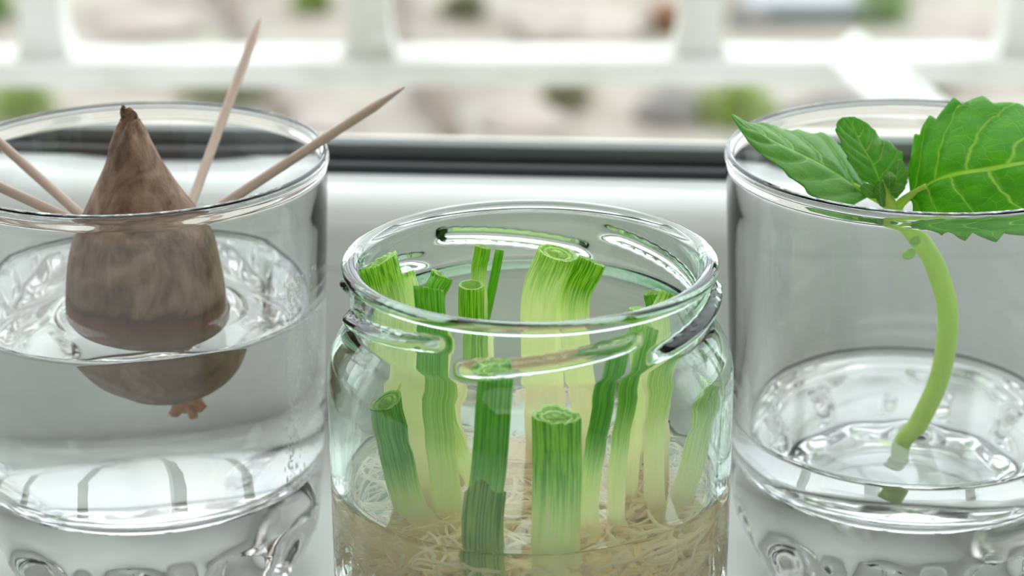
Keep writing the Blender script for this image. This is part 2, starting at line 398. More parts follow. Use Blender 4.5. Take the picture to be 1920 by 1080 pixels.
M_greystone = noisy('grey_stone', [(.3, (0.088, 0.082, 0.075)), (.7, (0.163, 0.150, 0.143))], 14, .85, bump=.3, dist=.004)
M_clay = noisy('terracotta', [(.3, (0.177, 0.061, 0.034)), (.7, (0.245, 0.102, 0.068))], 20, .8)
M_slab = noisy('pale_slab', [(.3, (0.258, 0.272, 0.299)), (.7, (0.313, 0.320, 0.340))], 10, .7)
M_slabside = mat('slab_underframe', (.10, .14, .13), .7)
def shrub(px, py, rx, rz, m, label, name='shrub', cat='shrub', n=420, leaf=.022):
    c = gp(px, py); t = thing(name, label, cat, 'low plants in the garden', loc=c); R = random.Random(int(px*7+py))
    bm = bmesh.new()
    for i in range(n):
        a, u, q = R.uniform(0, 2*pi), R.uniform(0, 1), R.uniform(.35, 1)
        el = math.asin(u)
        p = Vector((rx*q*cos(el)*cos(a), rx*q*cos(el)*sin(a), .012+rz*q*sin(el)))
        rot = Matrix.Rotation(R.uniform(0, 6.3), 3, 'Z') @ Matrix.Rotation(R.uniform(-1.1, 1.1), 3, 'X')
        s = leaf*R.uniform(.7, 1.3)
        vs = [bm.verts.new(p+rot @ Vector(k)*s) for k in ((-.5, 0, 0), (0, -.28, .05), (.6, 0, 0), (0, .28, .05))]
        bm.faces.new(vs)
    tag(obj('foliage', bm, m, t, smooth=False), None, kind='stuff')
    bm = bmesh.new()
    for i in range(7):
        a = R.uniform(0, 6.3)
        tube(bm, catmull([(0, 0, -.01), (rx*.3*cos(a), rx*.3*sin(a), rz*.4), (rx*.7*cos(a), rx*.7*sin(a), rz*.85)], 5), lambda f: .004*(1-.6*f), 5)
    obj('stem', bm, M_twig, t)
    return t
shrub(40, 225, .075, .09, M_bushA, 'yellow green shrub at the far left behind the avocado glass')
shrub(-20, 40, .06, .10, M_bushB, 'green plant cut by the upper left corner above the grille rail')
shrub(585, 22, .05, .06, M_bushA, 'small bright green tuft behind the tallest toothpick, above the rail')
shrub(1378, 232, .085, .09, M_bushA, 'round lime green shrub to the left of the mint glass rim')
shrub(1650, 40, .08, .10, M_bushB, 'green shrub above the rail at the top of the brace')
shrub(1060, 200, .05, .05, M_bushC, 'small olive tuft on the ground below the rail, right of centre')
shrub(420, 190, .10, .04, M_bushC, 'low olive weeds under the rail by the tallest toothpick')
shrub(1730, 170, .07, .05, M_bushC, 'olive weeds to the right of the slanting brace')
shrub(870, 30, .06, .05, M_bushC, 'dull green weeds near the top centre')
def stone(px, py, r, m, label, fl=.6, sy=1.0):
    c = gp(px, py); bm = bmesh.new(); bmesh.ops.create_icosphere(bm, subdivisions=4, radius=1)
    for v in bm.verts:
        k = 1+.22*noise.noise(v.co*1.3+Vector((px, py, 0)))+.08*noise.noise(v.co*4+Vector((px, 0, 0)))
        v.co = Vector((v.co.x*r*k, v.co.y*r*sy*k, max(v.co.z, -.25)*r*fl*k))
    return tag(obj('stone', bm, m, loc=c+Vector((0, 0, r*fl*.15))), label, 'stone', 'stones in the garden')
stone(270, 60, .11, M_stone, 'large pale pink stone above the rail between two left bars', .45)
stone(1090, 60, .16, M_stone, 'broad pale stone above the rail between the middle bars', .35)
stone(1260, 225, .07, M_greystone, 'grey stone beside the round lime shrub', .8)
stone(610, 235, .07, M_stone, 'pale flat stone under the rail right of the avocado glass', .35)
stone(985, 235, .09, M_stone, 'pale flat stone under the rail at the centre', .35)
stone(1840, 110, .16, M_stone, 'pinkish stone at the far right above the big mint leaf', .5)
stone(1405, 50, .05, M_greystone, 'dark grey stone right of the third vertical bar', .9)
stone(1560, 235, .09, M_greystone, 'dull grey stone behind the mint sprout', .6)
def twig(pts, r, label):
    c = gp(*pts[0]); C = [gp(px, py)+Vector((0, 0, h))-c for (px, py), h in zip(pts, [.02+.03*(i % 2) for i in range(len(pts))])]
    bm = bmesh.new(); tube(bm, catmull(C, 14), lambda f: r*(1-.5*f), 9, sec=lambda p, f: 1+.12*sin(3*p+9*f))
    return tag(obj('fallen_branch', bm, M_twig, loc=c), label, 'branch', 'fallen branches in the garden')
twig([(385, -40), (425, 30), (455, 80), (500, 190), (530, 240)], .022, 'brown branch slanting behind the tallest toothpick')
twig([(800, 160), (815, 215), (850, 280)], .038, 'short thick brown branch above the window frame left of centre')
twig([(745, -30), (755, 40), (752, 90)], .018, 'brown branch standing beside the second vertical bar')
# pot and slab
c = gp(1248, 62); bm = bmesh.new()
lathe(bm, [(0, 0), (.028, 0), (.036, .05), (.040, .05), (.040, .062), (.034, .062), (.032, .045), (0, .045)], 32)
tag(obj('flower_pot', bm, M_clay, loc=c), 'small terracotta pot left of the third vertical bar', 'pot')
c = gp(1540, 48); t = thing('low_bench', 'pale low slab bench with a dark base above the mint glass', 'bench', loc=c)
bm = bmesh.new(); box(bm, -.17, .17, 0, .30, .035, .055, bev=.005); obj('slab', bm, M_slab, t, smooth=False)
bm = bmesh.new(); box(bm, -.15, .15, .02, .26, -.01, .036); obj('base', bm, M_slabside, t, smooth=False)

# ------------------------------------------------------------------ tumblers
NF = 11
def tumbler_mesh():
    O = [(.0384, .0938), (.0386, .0944), (.0389, .0949), (.0394, .0951), (.0399, .0948), (.0401, .0941), (.0402, .0935), (.0401, .0929), (.0398, .0923), (.0398, .0915), (.0396, .085), (.0387, .065), (.0378, .045), (.0371, .030), (.0367, .0215), (.0365, .0192)]
    foot = [(.0363, .0180), (.0358, .0160), (.0350, .0135), (.0340, .0108), (.0328, .0080), (.0315, .0052), (.0302, .0026), (.0292, .0008), (.0283, .0), (.0268, .0), (.0256, .0006), (.023, .0020), (.019, .0030), (.012, .0036), (.005, .0038), (0, .0038)]
    I = [(0, .0228), (.008, .0228), (.016, .0230), (.023, .0234), (.028, .0243), (.0312, .0262), (.0328, .0290), (.0335, .033)]
    I += [(.0335+.0051*f**1.15, .033+.0606*f) for f in [i/14 for i in range(1, 13)]] + [(.0386, .0908), (.0386, .0916), (.0385, .0922), (.0383, .0931)]
    # refine straight stretches of the outer wall
    prof = O+foot; nO = len(O)
    def rad(i, r, z, a):
        if i < nO or r < .02: return r, z
        k = (i-nO)/(len(foot)-8)
        env = sin(pi*min(max((z+.001)/.0195, 0), 1))**.8 if i < nO+9 else .35
        u = abs(sin(NF*a/2))
        r2 = r - .0026*env*(1-u**1.6) + .0008*env*u
        z2 = z + (.0022*(1-u) if 0 < i-nO < 8 else 0) - (.0018*u*env if i-nO < 3 else 0)
        return r2, max(z2, 0)
    bm = bmesh.new()
    R1 = lathe(bm, prof, 264, rad=rad)
    R2 = lathe(bm, I, 264)
    n = 264; A, B = R2[-1], R1[0]
    for k in range(n): bm.faces.new((A[k], A[(k+1) % n], B[(k+1) % n], B[k]))
    bmesh.ops.recalc_face_normals(bm, faces=bm.faces[:])
    return bm, I
def inner_r(I, z):
    for (r0, z0), (r1, z1) in zip(I, I[1:]):
        if z0 <= z <= z1 and z1 > z0: return r0+(r1-r0)*(z-z0)/(z1-z0)
    return I[-1][0]
def water_mesh(I, zl, n=264, e=.00015, men=.0014, lift=None):
    """body of water filling the inner profile I up to zl, overlapping the wall by e, with a meniscus"""
    P = [(0, I[0][1]-e)] + [((r+e) if r > .012 else r, z-e*(1 if r < .03 else .3)) for r, z in I[1:] if z < zl-.0005]
    rw = inner_r(I, zl)
    P += [(rw+e, zl), (rw+e, zl+men)]
    top = [(rw-.00002, zl+men*.98)]
    for d in (.00025, .0006, .0010, .0016, .0024, .0034): top.append((rw-d, zl+men*exp(-d/.0007)))
    rr = rw-.0045
    while rr > .0012: top.append((rr, zl)); rr -= .0010
    top.append((0, zl))
    m = len(P)
    def rad(i, r, z, a):
        if i > m and lift: z = z+lift(r*cos(a), r*sin(a))
        return r, z
    bm = bmesh.new(); lathe(bm, P+top, n, rad=rad)
    bmesh.ops.recalc_face_normals(bm, faces=bm.faces[:])
    return bm
CL = Vector((-.0776, .4391, 0)); CR = Vector((.0839, .4380, 0))
bm, IN = tumbler_mesh()
gl = obj('glass_tumbler', bm, M_glass, loc=CL)
gl.rotation_euler.z = radians(9)
tag(gl, 'clear heavy glass tumbler on the left holding the avocado pit', 'glass', 'heavy clear tumblers on the sill')
gr2 = gl.copy(); COL.objects.link(gr2); gr2.location = CR; gr2.rotation_euler.z = radians(-7)
gr2['label'] = 'clear heavy glass tumbler on the right with the mint cutting'
# dried limescale on the outside of the left tumbler
M_lime = mat('limescale', (.80, .82, .80), .9)
bm = bmesh.new(); R = random.Random(11)
def orad(z):
    return .0367+(.0396-.0367)*(z-.0215)/(.085-.0215)
for i in range(420):
    u = R.random(); a = radians(-30+R.gauss(0, 2.2)+ (R.random()*22 if R.random() < .35 else 0)); z = .027+.048*u
    r0 = orad(z)+.00004; s0 = .00012+.00022*R.random()**2
    c = Vector((r0*cos(a), r0*sin(a), z)); tx = Vector((-sin(a), cos(a), 0)); n0 = Vector((cos(a), sin(a), 0))
    k = R.uniform(1, 3.2); ring = [bm.verts.new(c+tx*s0*cos(pi*q/3)*R.uniform(.6, 1.2)+Vector((0, 0, s0*k*sin(pi*q/3)))) for q in range(6)]
    t_ = bm.verts.new(c+n0*s0*.35)
    for q in range(6): bm.faces.new((ring[q], ring[(q+1) % 6], t_))
o = obj('limescale_specks', bm, M_lime, gl); o.rotation_euler.z = radians(-9); o['kind'] = 'stuff'
ZWL, ZWR = .0630, .0353
PC = Vector((-.0757, .4325, 0))
def pit_lift(x, y):
    d = sqrt((x+CL.x-PC.x)**2+(y+CL.y-PC.y)**2)-.0158
    return .0016*exp(-max(d, 0)/.0016) + .00003*sin(d*900)*exp(-max(d, 0)/.006)
tag(obj('water', water_mesh(IN, ZWL, lift=pit_lift), M_water, loc=CL), 'deep clear water in the left tumbler around the avocado pit', 'water', 'water in the glasses')
ST = Vector((.0845, .4300, 0))
def stem_lift(x, y):
    d = sqrt((x+CR.x-ST.x)**2+(y+CR.y-ST.y)**2)-.0024
    return .0010*exp(-max(d, 0)/.0012)
tag(obj('water', water_mesh(IN, ZWR, lift=stem_lift), M_water, loc=CR), 'shallow clear water at the bottom of the right tumbler', 'water', 'water in the glasses')

# ------------------------------------------------------------------ avocado pit
pit_t = thing('avocado_pit', 'brown pointed avocado pit held over the water by toothpicks', 'avocado pit', loc=(PC.x, PC.y, ZWL))
sil = [(226, 228, 262), (243, 217, 270), (262, 207, 280), (285, 200, 294), (310, 192, 310), (350, 176, 337), (400, 155, 371), (440, 140, 393), (480, 132, 408), (520, 129, 416), (555, 128, 422), (580, 129, 424)]
rings = []
for y, xl, xr in sil:
    a, b = W(xl, y, PC.y), W(xr, y, PC.y); rings.append(((a+b)/2, (b-a).length/2))
c0, r0 = rings[-1]
for f, k in ((.0025, .985), (.0055, .93), (.009, .82), (.012, .68), (.0145, .50), (.0162, .30), (.0172, .10)):
    rings.append((Vector((c0.x+.003*(f/.017), c0.y, c0.z-f)), r0*k))
bm = bmesh.new(); NP = 120; prev = None
zz = [r[0].z for r in rings]
fine = []
for i in range(120):
    t = i/119*(len(rings)-1); k = min(int(t), len(rings)-2)
    cc = catmull([r[0] for r in rings], 120)[i]; rr = catmull([(r[1], 0, 0) for r in rings], 120)[i].x
    fine.append((cc, max(rr, .0004)))
RN = []
for i, (cc, rr) in enumerate(fine):
    ring = []
    for k in range(NP):
        a = 2*pi*k/NP; d = Vector((cos(a), sin(a), 0))
        p = cc+d*rr
        topf = max(0, 1-i/26)
        n1 = noise.noise(Vector((p.x*90, p.y*90, p.z*26)))*.0007 + noise.noise(Vector((p.x*260, p.y*260, p.z*60)))*.00035 - abs(noise.noise(Vector((p.x*150, p.y*150, p.z*40+5))))*.0005
        n1 += topf*(.0016*noise.noise(Vector((cos(a)*1.6, sin(a)*1.6, p.z*120))))
        n1 *= min(1, rr/.003)
        ring.append(bm.verts.new(p+d*n1+Vector((0, 0, topf**6*.001*noise.noise(Vector((cos(a)*3, sin(a)*3, 0)))))-Vector((PC.x, PC.y, ZWL))))
    RN.append(ring)
for A, B in zip(RN, RN[1:]):
    for k in range(NP): bm.faces.new((A[k], B[k], B[(k+1) % NP], A[(k+1) % NP]))
bm.faces.new(RN[0]); bm.faces.new(RN[-1][::-1])
bmesh.ops.recalc_face_normals(bm, faces=bm.faces[:])
pit = obj('seed_body', bm, M_pit, pit_t)
# broken dry tip
bm = bmesh.new(); tc0 = rings[0][0]-Vector((PC.x, PC.y, ZWL)); n = 30; RR = []
for i in range(9):
    f = i/8; z = -.0022+.0042*f
    RR.append([bm.verts.new((tc0.x-.0006*f+(.0019-.0010*f*f)*cos(2*pi*k/n)*(1+.6*noise.noise(Vector((cos(2*pi*k/n)*2, sin(2*pi*k/n)*2, f*3)))),
                             tc0.y+(.0018-.0009*f)*sin(2*pi*k/n), tc0.z+z+f**2*.0030*noise.noise(Vector((cos(2*pi*k/n)*2.4, sin(2*pi*k/n)*2.4, 4))))) for k in range(n)])
for A, B in zip(RR, RR[1:]):
    for k in range(n): bm.faces.new((A[k], A[(k+1) % n], B[(k+1) % n], B[k]))
bm.faces.new(RR[-1]); obj('dry_tip', bm, M_pittip, pit_t)
# root starting at the bottom
bot = rings[-1][0]-Vector((PC.x, PC.y, ZWL))+Vector((.0030, -.003, .0012))
bm = bmesh.new(); R = random.Random(3)
for a, ln, r in ((-.4, .0030, .0020), (.5, .0022, .0019), (2.1, .0016, .0016), (3.3, .0026, .0018), (5.2, .0022, .0016)):
    tube(bm, catmull([bot+Vector((0, 0, .001)), bot+Vector((cos(a)*ln*.5, sin(a)*ln*.4, -.0006)), bot+Vector((cos(a)*ln, sin(a)*ln*.5, -.0020-.0003*a))], 8), lambda f: r*(1-.55*f), 9, sec=lambda p, f: 1+.2*sin(4*p+7*f))
tag(obj('root_nub', bm, M_pitroot, pit_t), 'orange brown root nub')
bm = bmesh.new(); tube(bm, catmull([bot, bot+Vector((-.0022, 0, -.0022)), bot+Vector((-.004, .0003, -.0038))], 8), lambda f: .00045*(1-.3*f), 8)
tag(obj('root_tip', bm, M_root, pit_t), 'pale thin root')

# toothpicks
def pick(A, B, tip_px, label, back=.004):
    """line through A (in the pit) and B (on the rim), ended where it meets column tip_px"""
    d = (B-A).normalized(); A = A-d*back
    L_ = .0
    for i in range(400):
        L_ += .0004; p = A+d*L_
        q = CAMR.to_3x3().transposed() @ (p-Vector((0, 0, CAMZ))); x = 960+FPX*q.x/-q.z
        if (tip_px > 960+FPX*(CAMR.to_3x3().transposed() @ (A-Vector((0, 0, CAMZ)))).x/-(CAMR.to_3x3().transposed() @ (A-Vector((0, 0, CAMZ)))).z) == (x > tip_px): break
    L_ = min(L_, .080)
    bm = bmesh.new()
    C = [Vector((0, 0, L_*i/40)) for i in range(41)]
    def R_(f):
        s = (1-f)*L_
        return .00105*min(1, (.22+.78*(s/.0075)) if s < .0075 else 1)
    tube(bm, C, R_, 16, sec=lambda p, f: 1+.035*sin(3*p+5*f))
    o = obj('toothpick', bm, M_pick, loc=A); o.rotation_mode = 'QUATERNION'
    o.rotation_quaternion = Vector((0, 0, 1)).rotation_difference(d)
    return tag(o, label, 'toothpick', 'toothpicks holding the avocado pit')
def WZ(px, py, z):
    p = W(px, py, 1)-Vector((0, 0, CAMZ)); return Vector((0, 0, CAMZ))+p*((z-CAMZ)/p.z)
def rim(ang, up=.0011): return CL+Vector((.0393*cos(radians(ang)), .0393*sin(radians(ang)), .0950+up))
pick(W(352, 400, .441), WZ(427, 199, .0962), 489, 'toothpick standing tallest, leaning over the back rim')
pick(W(378, 409, .4315), rim(9), 757, 'toothpick pointing right over the rim to the window', back=.002)
pick(W(150, 402, .436), W(0, 268, .450), -260, 'upper of the two toothpicks pointing out at the left')
pick(W(128, 409, .424), W(0, 350, .428), -260, 'lower of the two toothpicks pointing out at the left')

# ------------------------------------------------------------------ jar
CJ = Vector((.0034, .3930, 0)); HJ = .0887
def jar_mesh():
    z = lambda d: HJ-d
    base = [(.0, .0035), (.012, .0034), (.022, .0026), (.027, .0010), (.0295, .0), (.0325, .0), (.0350, .0009), (.0370, .0030), (.0380, .0062), (.0385, .0105), (.0385, .030), (.0385, .050), (.0385, .058)]
    sh = [(.0385, z(.0235)), (.0384, z(.0212)), (.0380, z(.0192)), (.0373, z(.0172)), (.0364, z(.0155)), (.0354, z(.0141)), (.0346, z(.0131))]
    neck = [(.0340, z(.0122+.0)), ] + [(.0338, z(.0118-.0004*i)) for i in range(0, 24)] + [(.0339, z(.0020))]
    lip = [(.0347, z(.0022)), (.0351, z(.0016)), (.0352, z(.0009)), (.0348, z(.0003)), (.0340, z(0)), (.0330, z(.0001)), (.0322, z(.0006)), (.0318, z(.0015))]
    inn = [(.0316, z(.004)), (.0315, z(.0085)), (.0317, z(.012)), (.0324, z(.0145)), (.0338, z(.0168)), (.0352, z(.0190)), (.0359, z(.0215)), (.0361, z(.026)), (.0361, .045), (.0361, .025), (.0360, .012), (.0355, .0085), (.0340, .0062), (.0310, .0052), (.022, .0054), (.012, .0060), (0, .0062)]
    prof = base+sh+neck[:1]+neck[1:]+lip+inn
    i0, i1 = len(base)+len(sh), len(base)+len(sh)+len(neck)
    def rad(i, r, zz, a):
        if i0 <= i < i1:
            d = HJ-zz; deg = math.degrees(a)+90      # 0 = towards the camera, grows to the right
            best = 0
            for k in range(6):
                s = (deg+24-60*k) % 360
                if s < 60:
                    f = s/60; dc = .0098-.0046*f
                    taper = min(1, s/9, (60-s)/9); taper = taper*taper*(3-2*taper)
                    best = max(best, taper*max(0, 1-((d-dc)/.0015)**2)**.6)
            r = r+.0021*best
        return r, zz
    bm = bmesh.new(); lathe(bm, prof, 360, rad=rad)
    bmesh.ops.recalc_face_normals(bm, faces=bm.faces[:])
    J = inn[::-1]
    return bm, J
bm, JIN = jar_mesh()
tag(obj('glass_jar', bm, M_jar, loc=CJ), 'greenish screw-thread glass jar full of scallion ends', 'jar')
ZWJ = .0445

# ------------------------------------------------------------------ scallions
SC = []
def scallion(label, pts, w, m, lean=None, cut=.12, sheath=None, extra=(), bulb=1.18, nroot=34, flat=.78, seed=0, group=True):
    """pts: (px, py, Y) top first down to the last seen point, then a world base point"""
    P = [W(*p) if isinstance(p, tuple) else p for p in pts]
    base = P[-1].copy(); C = catmull(P[::-1], 46)
    dep = lambda p: -(CAMR.to_3x3().transposed() @ (p-Vector((0, 0, CAMZ)))).z
    r = w/2/FPX*dep(P[0])
    R = random.Random(seed+int(abs(P[0].x)*1e6))
    t = thing('scallion', label, 'scallion', 'scallion ends in the jar', loc=base)
    Cb = [c-base for c in C]
    bm = bmesh.new(); uv = bm.loops.layers.uv.new('UVMap')
    ph = R.uniform(0, 6)
    def sec(p, f):
        e = 1/sqrt((cos(p)/flat)**2+sin(p)**2)
        return e*(1+.018*cos(11*p+ph)+.010*cos(19*p))
    def Rr(f): return r*(bulb-(bulb-1)*min(1, f/.28)) * (min(1, .35+f*14) if f < .05 else 1)
    n = 66
    rg = tube(bm, Cb, Rr, n, cap=False, sec=sec, uv=uv)
    F = frames(Cb)[-1]; top = Cb[-1]
    # slanted, slightly ragged cut
    for k, v in enumerate(rg[-1]):
        v.co += F[0]*(r*cut*cos(2*pi*k/n+ph)*1.2+r*.10*noise.noise(Vector((k*.35, seed, 0))))
    bm.faces.new(rg[0][::-1])
    # wall thickness and inner leaf layers
    lay = [(.84, 0.0), (.80, -.35), None, (.74, -.30), (.72, -.04), (.52, -.06), (.50, -.35), None, (.46, -.30), (.44, -.08), (0.01, -.12)]
    prev = rg[-1]
    for q in lay:
        if q is None: prev = None; continue
        s, dz = q
        ring = [bm.verts.new(top+(v.co-top-F[0]*(v.co-top).dot(F[0]))*s+F[0]*((v.co-top).dot(F[0])*.8+dz*r)) for v in rg[-1]]
        if prev:
            for k in range(n):
                f = bm.faces.new((prev[k], prev[(k+1) % n], ring[(k+1) % n], ring[k])); f.material_index = 1
                for lp in f.loops: lp[uv].uv = (k/n, .97)
        prev = ring
    st = obj('stalk', bm, [m, M_cut], t)
    if sheath:      # outer leaf wrapped round the lower part, ending in a torn point
        f0, grow = sheath
        kk = int(46*f0)
        bm = bmesh.new(); uv = bm.loops.layers.uv.new('UVMap')
        rg = tube(bm, Cb[int(46*.1):kk], lambda f: r*grow*(1.12-.06*f), n, cap=False, sec=sec, uv=uv, v0=.25, v1=.72)
        T = frames(Cb)[kk-1][0]
        for j in range(1, 9):
            for k, v in enumerate(rg[-j]):
                v.co += T*(r*.9*(cos(2*pi*k/n-pi*.95)+.35*sin(6*pi*k/n))*(1-j/9))
        o = obj('outer_sheath', bm, M_st_sheath, t); s_ = o.modifiers.new('t', 'SOLIDIFY'); s_.thickness = .0004
    for (tp, tw, tm) in extra:     # further leaf tubes of the same plant
        Q = [W(*p) if isinstance(p, tuple) else p for p in tp]
        rr = tw/2/FPX*dep(Q[0]); bm = bmesh.new(); uv = bm.loops.layers.uv.new('UVMap')
        CC = [c-base for c in catmull(Q[::-1], 16)]
        rg = tube(bm, CC, rr, 30, cap=False, sec=lambda p, f: 1+.03*cos(7*p), uv=uv, v0=.62, v1=1)
        F2 = frames(CC)[-1]
        prev = rg[-1]
        for s, dz in ((.8, 0), (.76, -1.2), (.05, -1.3)):
            ring = [bm.verts.new(CC[-1]+(v.co-CC[-1])*s+F2[0]*dz*rr) for v in rg[-1]]
            for k in range(30):
                f = bm.faces.new((prev[k], prev[(k+1) % 30], ring[(k+1) % 30], ring[k])); f.material_index = 1
            prev = ring
        obj('leaf_tube', bm, [tm, M_cut], t)
    # roots
    bm = bmesh.new()
    for i in range(nroot):
        a = R.uniform(0, 2*pi); p = base+Vector((cos(a)*r*.6, sin(a)*r*.6, .0004)); Q = [p.copy()]
        d = Vector((cos(a), sin(a), R.uniform(-.8, .4))).normalized()
        for j in range(R.randint(6, 12)):
            d = (d+Vector((R.uniform(-1, 1), R.uniform(-1, 1), R.uniform(-.8, .70)))*.55).normalized()
            p = p+d*.0046
            h = Vector((p.x-CJ.x, p.y-CJ.y, 0))
            if h.length > .0345: p -= h.normalized()*(h.length-.0345)
            p.z = min(max(p.z, .0082), .0415)
            Q.append(p.copy())
        r_ = R.uniform(.00030, .00070)
        tube(bm, [q-base for q in catmull(Q, len(Q)*3)], lambda f: r_*(1-.45*f), 5)
    tag(obj('roots', bm, M_root, t), None, kind='stuff')
    SC.append(t)
    return t
def B(dx, dy, z=.034): return Vector((CJ.x+dx, CJ.y+dy, z))
scallion('thick striped scallion end cut widest, leaning on the jar rim at the left', [(709, 492, .3930), (735, 600, .3905), B(-.0185, -.006)], 76, M_st_mid, seed=1, cut=.25)
scallion('slim pale scallion close beside the widest one at the left', [(761, 512, .3960), (785, 600, .3930), B(-.0115, .002)], 34, M_st_pale, seed=2)
scallion('short dark green scallion inside the left shoulder of the jar', [(728, 752, .3800), (748, 850, .3790), (775, 950, .3790), B(-.0170, -.0150)], 60, M_st_dark, seed=21, cut=.3)
scallion('deep green scallion end, third from the left rim', [(803, 540, .3850), (812, 640, .3815), W(845, 960, .3800), B(-.0100, -.0130)], 56, M_st_dark, seed=3, cut=.2)
scallion('rolled deep green scallion tip behind the third one from the left', [(828, 517, .4010), (815, 600, .3980), B(-.0130, .0110)], 42, M_st_dark, seed=4, cut=.4)
scallion('scallion at the back with one tall tube and a thin side blade', [(905, 462, .4120), (899, 560, .4110), B(-.0060, .0180)], 30, M_st_mid, seed=5,
         extra=(([(937, 468, .4140), (925, 530, .4125), (905, 620, .4105)], 17, M_st_dark), ([(884, 534, .4060), (884, 600, .4065), (892, 680, .4070)], 48, M_st_mid)))
scallion('broad pale green scallion standing at the back right of centre', [(1046, 474, .4080), (1015, 590, .4075), B(.0040, .0165)], 78, M_st_pale, seed=6, bulb=1.05)
scallion('narrower green scallion against the right of the broad back one', [(1110, 489, .4070), (1078, 600, .4060), B(.0135, .0130)], 54, M_st_mid, seed=7)
scallion('thin dark green scallion tip at the right below the rim', [(1220, 550, .4050), (1222, 620, .4030), B(.0200, .0090)], 26, M_st_dark, seed=8, cut=.4)
scallion('lime green scallion end touching the rim at the right', [(1258, 550, .3960), (1235, 640, .3945), B(.0245, .0020)], 46, M_st_pale, seed=9)
scallion('scallion with rounded light top just under the right front rim', [(1197, 578, .3840), (1195, 680, .3815), B(.0175, -.0050)], 36, M_st_mid, seed=10)
scallion('dark green scallion crossing the front thread, right of centre', [(1157, 652, .3720), (1120, 800, .3700), (1103, 930, .3700), B(.0110, -.0180)], 38, M_st_dark, seed=11, cut=.3)
scallion('slim scallion just right of the dark one that crosses the front thread', [(1215, 610, .3765), (1165, 790, .3725), (1152, 930, .3715), B(.0160, -.0140)], 33, M_st_mid, seed=12)
scallion('pale scallion leaning far right behind the slim ones', [(1262, 655, .3800), (1225, 790, .3785), B(.0235, -.0080)], 38, M_st_pale, seed=13)
scallion('upright scallion with a torn outer sheath, left of the front middle', [(932, 700, .3650), (920, 860, .3640), (908, 1010, .3640), B(-.0055, -.0245, .020)], 66, M_st_dark, sheath=(.56, 1.1), seed=14, cut=.15)
scallion('thickest short scallion at the front middle of the jar', [(1042, 780, .3650), (1043, 900, .3645), (1040, 1040, .3645), B(.0052, -.0262, .018)], 90, M_st_mid, seed=15, cut=.06, bulb=1.02, flat=.7)
scallion('blurred scallion lying against the right wall of the jar', [(1330, 715, .3880), (1290, 880, .3850), B(.0240, -.0120)], 44, M_st_pale, seed=16)
scallion('pale yellow leaf base slanting out behind the left stalks', [(828, 750, .3850), (862, 840, .3830), B(-.0030, -.0090)], 40, M_st_pale, seed=17)
def jar_lift(x, y):
    z = 0
    for (a, b, r) in ((-.0095, -.0215, .0036), (.0062, -.0245, .0048), (.0130, -.0195, .0028), (.0175, -.0165, .0025), (-.0195, -.006, .0042)):
        d = sqrt((x-a)**2+(y-b)**2)-r; z = max(z, .0009*exp(-max(d, 0)/.0011))
    return z
tag(obj('water', water_mesh(JIN, ZWJ, lift=jar_lift), M_water, loc=CJ), 'water in the green jar over the scallion roots', 'water', 'water in the glasses')

# ------------------------------------------------------------------ mint cutting
mint = thing('mint_cutting', 'fresh green mint cutting with serrated leaves in the right tumbler', 'herb', loc=(.0845, .424, .0255))
MO = Vector(mint.location)
E1 = Vector((.0790, .4235, .0262))
def part_tube(name, P, R_, m, n=14, parent=mint, N=30):
    bm = bmesh.new(); tube(bm, [c-MO for c in catmull(P, N)], R_, n, sec=lambda p, f: 1+.05*cos(4*p)); return obj(name, bm, m, parent)
SP = [W(1672, 396, .4250), W(1708, 436, .4255), W(1752, 505, .4270), W(1777, 590, .4290), W(1765, 700, .4305), W(1725, 790, .4300), W(1693, 832, .4275)]
part_tube('stem', SP+[E1+Vector((.0015, .001, .0028))], lambda f: .0019+.0002*sin(3*f), M_mstem, N=60)
tag(part_tube('cut_end', [E1+Vector((.0017, .0012, .0032)), E1+Vector((.0008, .0004, .0014)), E1], lambda f: .00205+.0001*sin(9*f), M_mcut, N=8), 'browned lower end of the stem')
def leaf(L_, M_, R_, m, teeth=9, tamp=.06, bulge=.0006, cup=0., name='leaf', N=120, K=16, parent=mint):
    """loft between left edge, midrib and right edge, each a list of (px, py, Y) from base to tip"""
    cl, cm, cr = (catmull([W(*p) if isinstance(p, tuple) else p for p in q], N+1) for q in (L_, M_, R_))
    bm = bmesh.new(); uv = bm.loops.layers.uv.new('UVMap'); G = []
    for i in range(N+1):
        s = i/N; row = []
        nrm = (cr[i]-cl[i]).cross(cm[min(i+1, N)]-cm[max(i-1, 0)])
        nrm = nrm.normalized() if nrm.length > 1e-12 else Vector((0, -1, 0))
        saw = (s*teeth) % 1.0; saw = saw if saw < .82 else (1-saw)/.18*.82
        for j in range(-K, K+1):
            t = j/K; e = cl[i] if t < 0 else cr[i]; a = abs(t)
            tt = a*(1+tamp*(saw-.4)*a**6*min(1, 6*s))
            p = cm[i].lerp(e, min(tt, 1.15))
            q = (s+(.045 if t > 0 else -.045)-.20*a**1.5-.10*a)*5.2
            vein = abs(((q+.5) % 1)-.5)*2       # 1 between veins, 0 on a vein
            wd = (cr[i]-cl[i]).length
            amp = bulge*min(1, wd/.012)
            p = p + nrm*(amp*(abs(sin(pi*q/1.0))**.6)*min(1, a*5)*(1-.5*a)+cup*wd*a*a + .0004*noise.noise(p*220)*a)
            row.append((bm.verts.new(p-MO), s, t))
        G.append(row)
    for i in range(N):
        for j in range(2*K):
            q = (G[i][j], G[i][j+1], G[i+1][j+1], G[i+1][j])
            f = bm.faces.new([x[0] for x in q])
            for lp, x in zip(f.loops, q): lp[uv].uv = (x[1], x[2])
    o = obj(name, bm, m, parent)
    s_ = o.modifiers.new('thickness', 'SOLIDIFY'); s_.thickness = .00022; s_.offset = 0
    return o
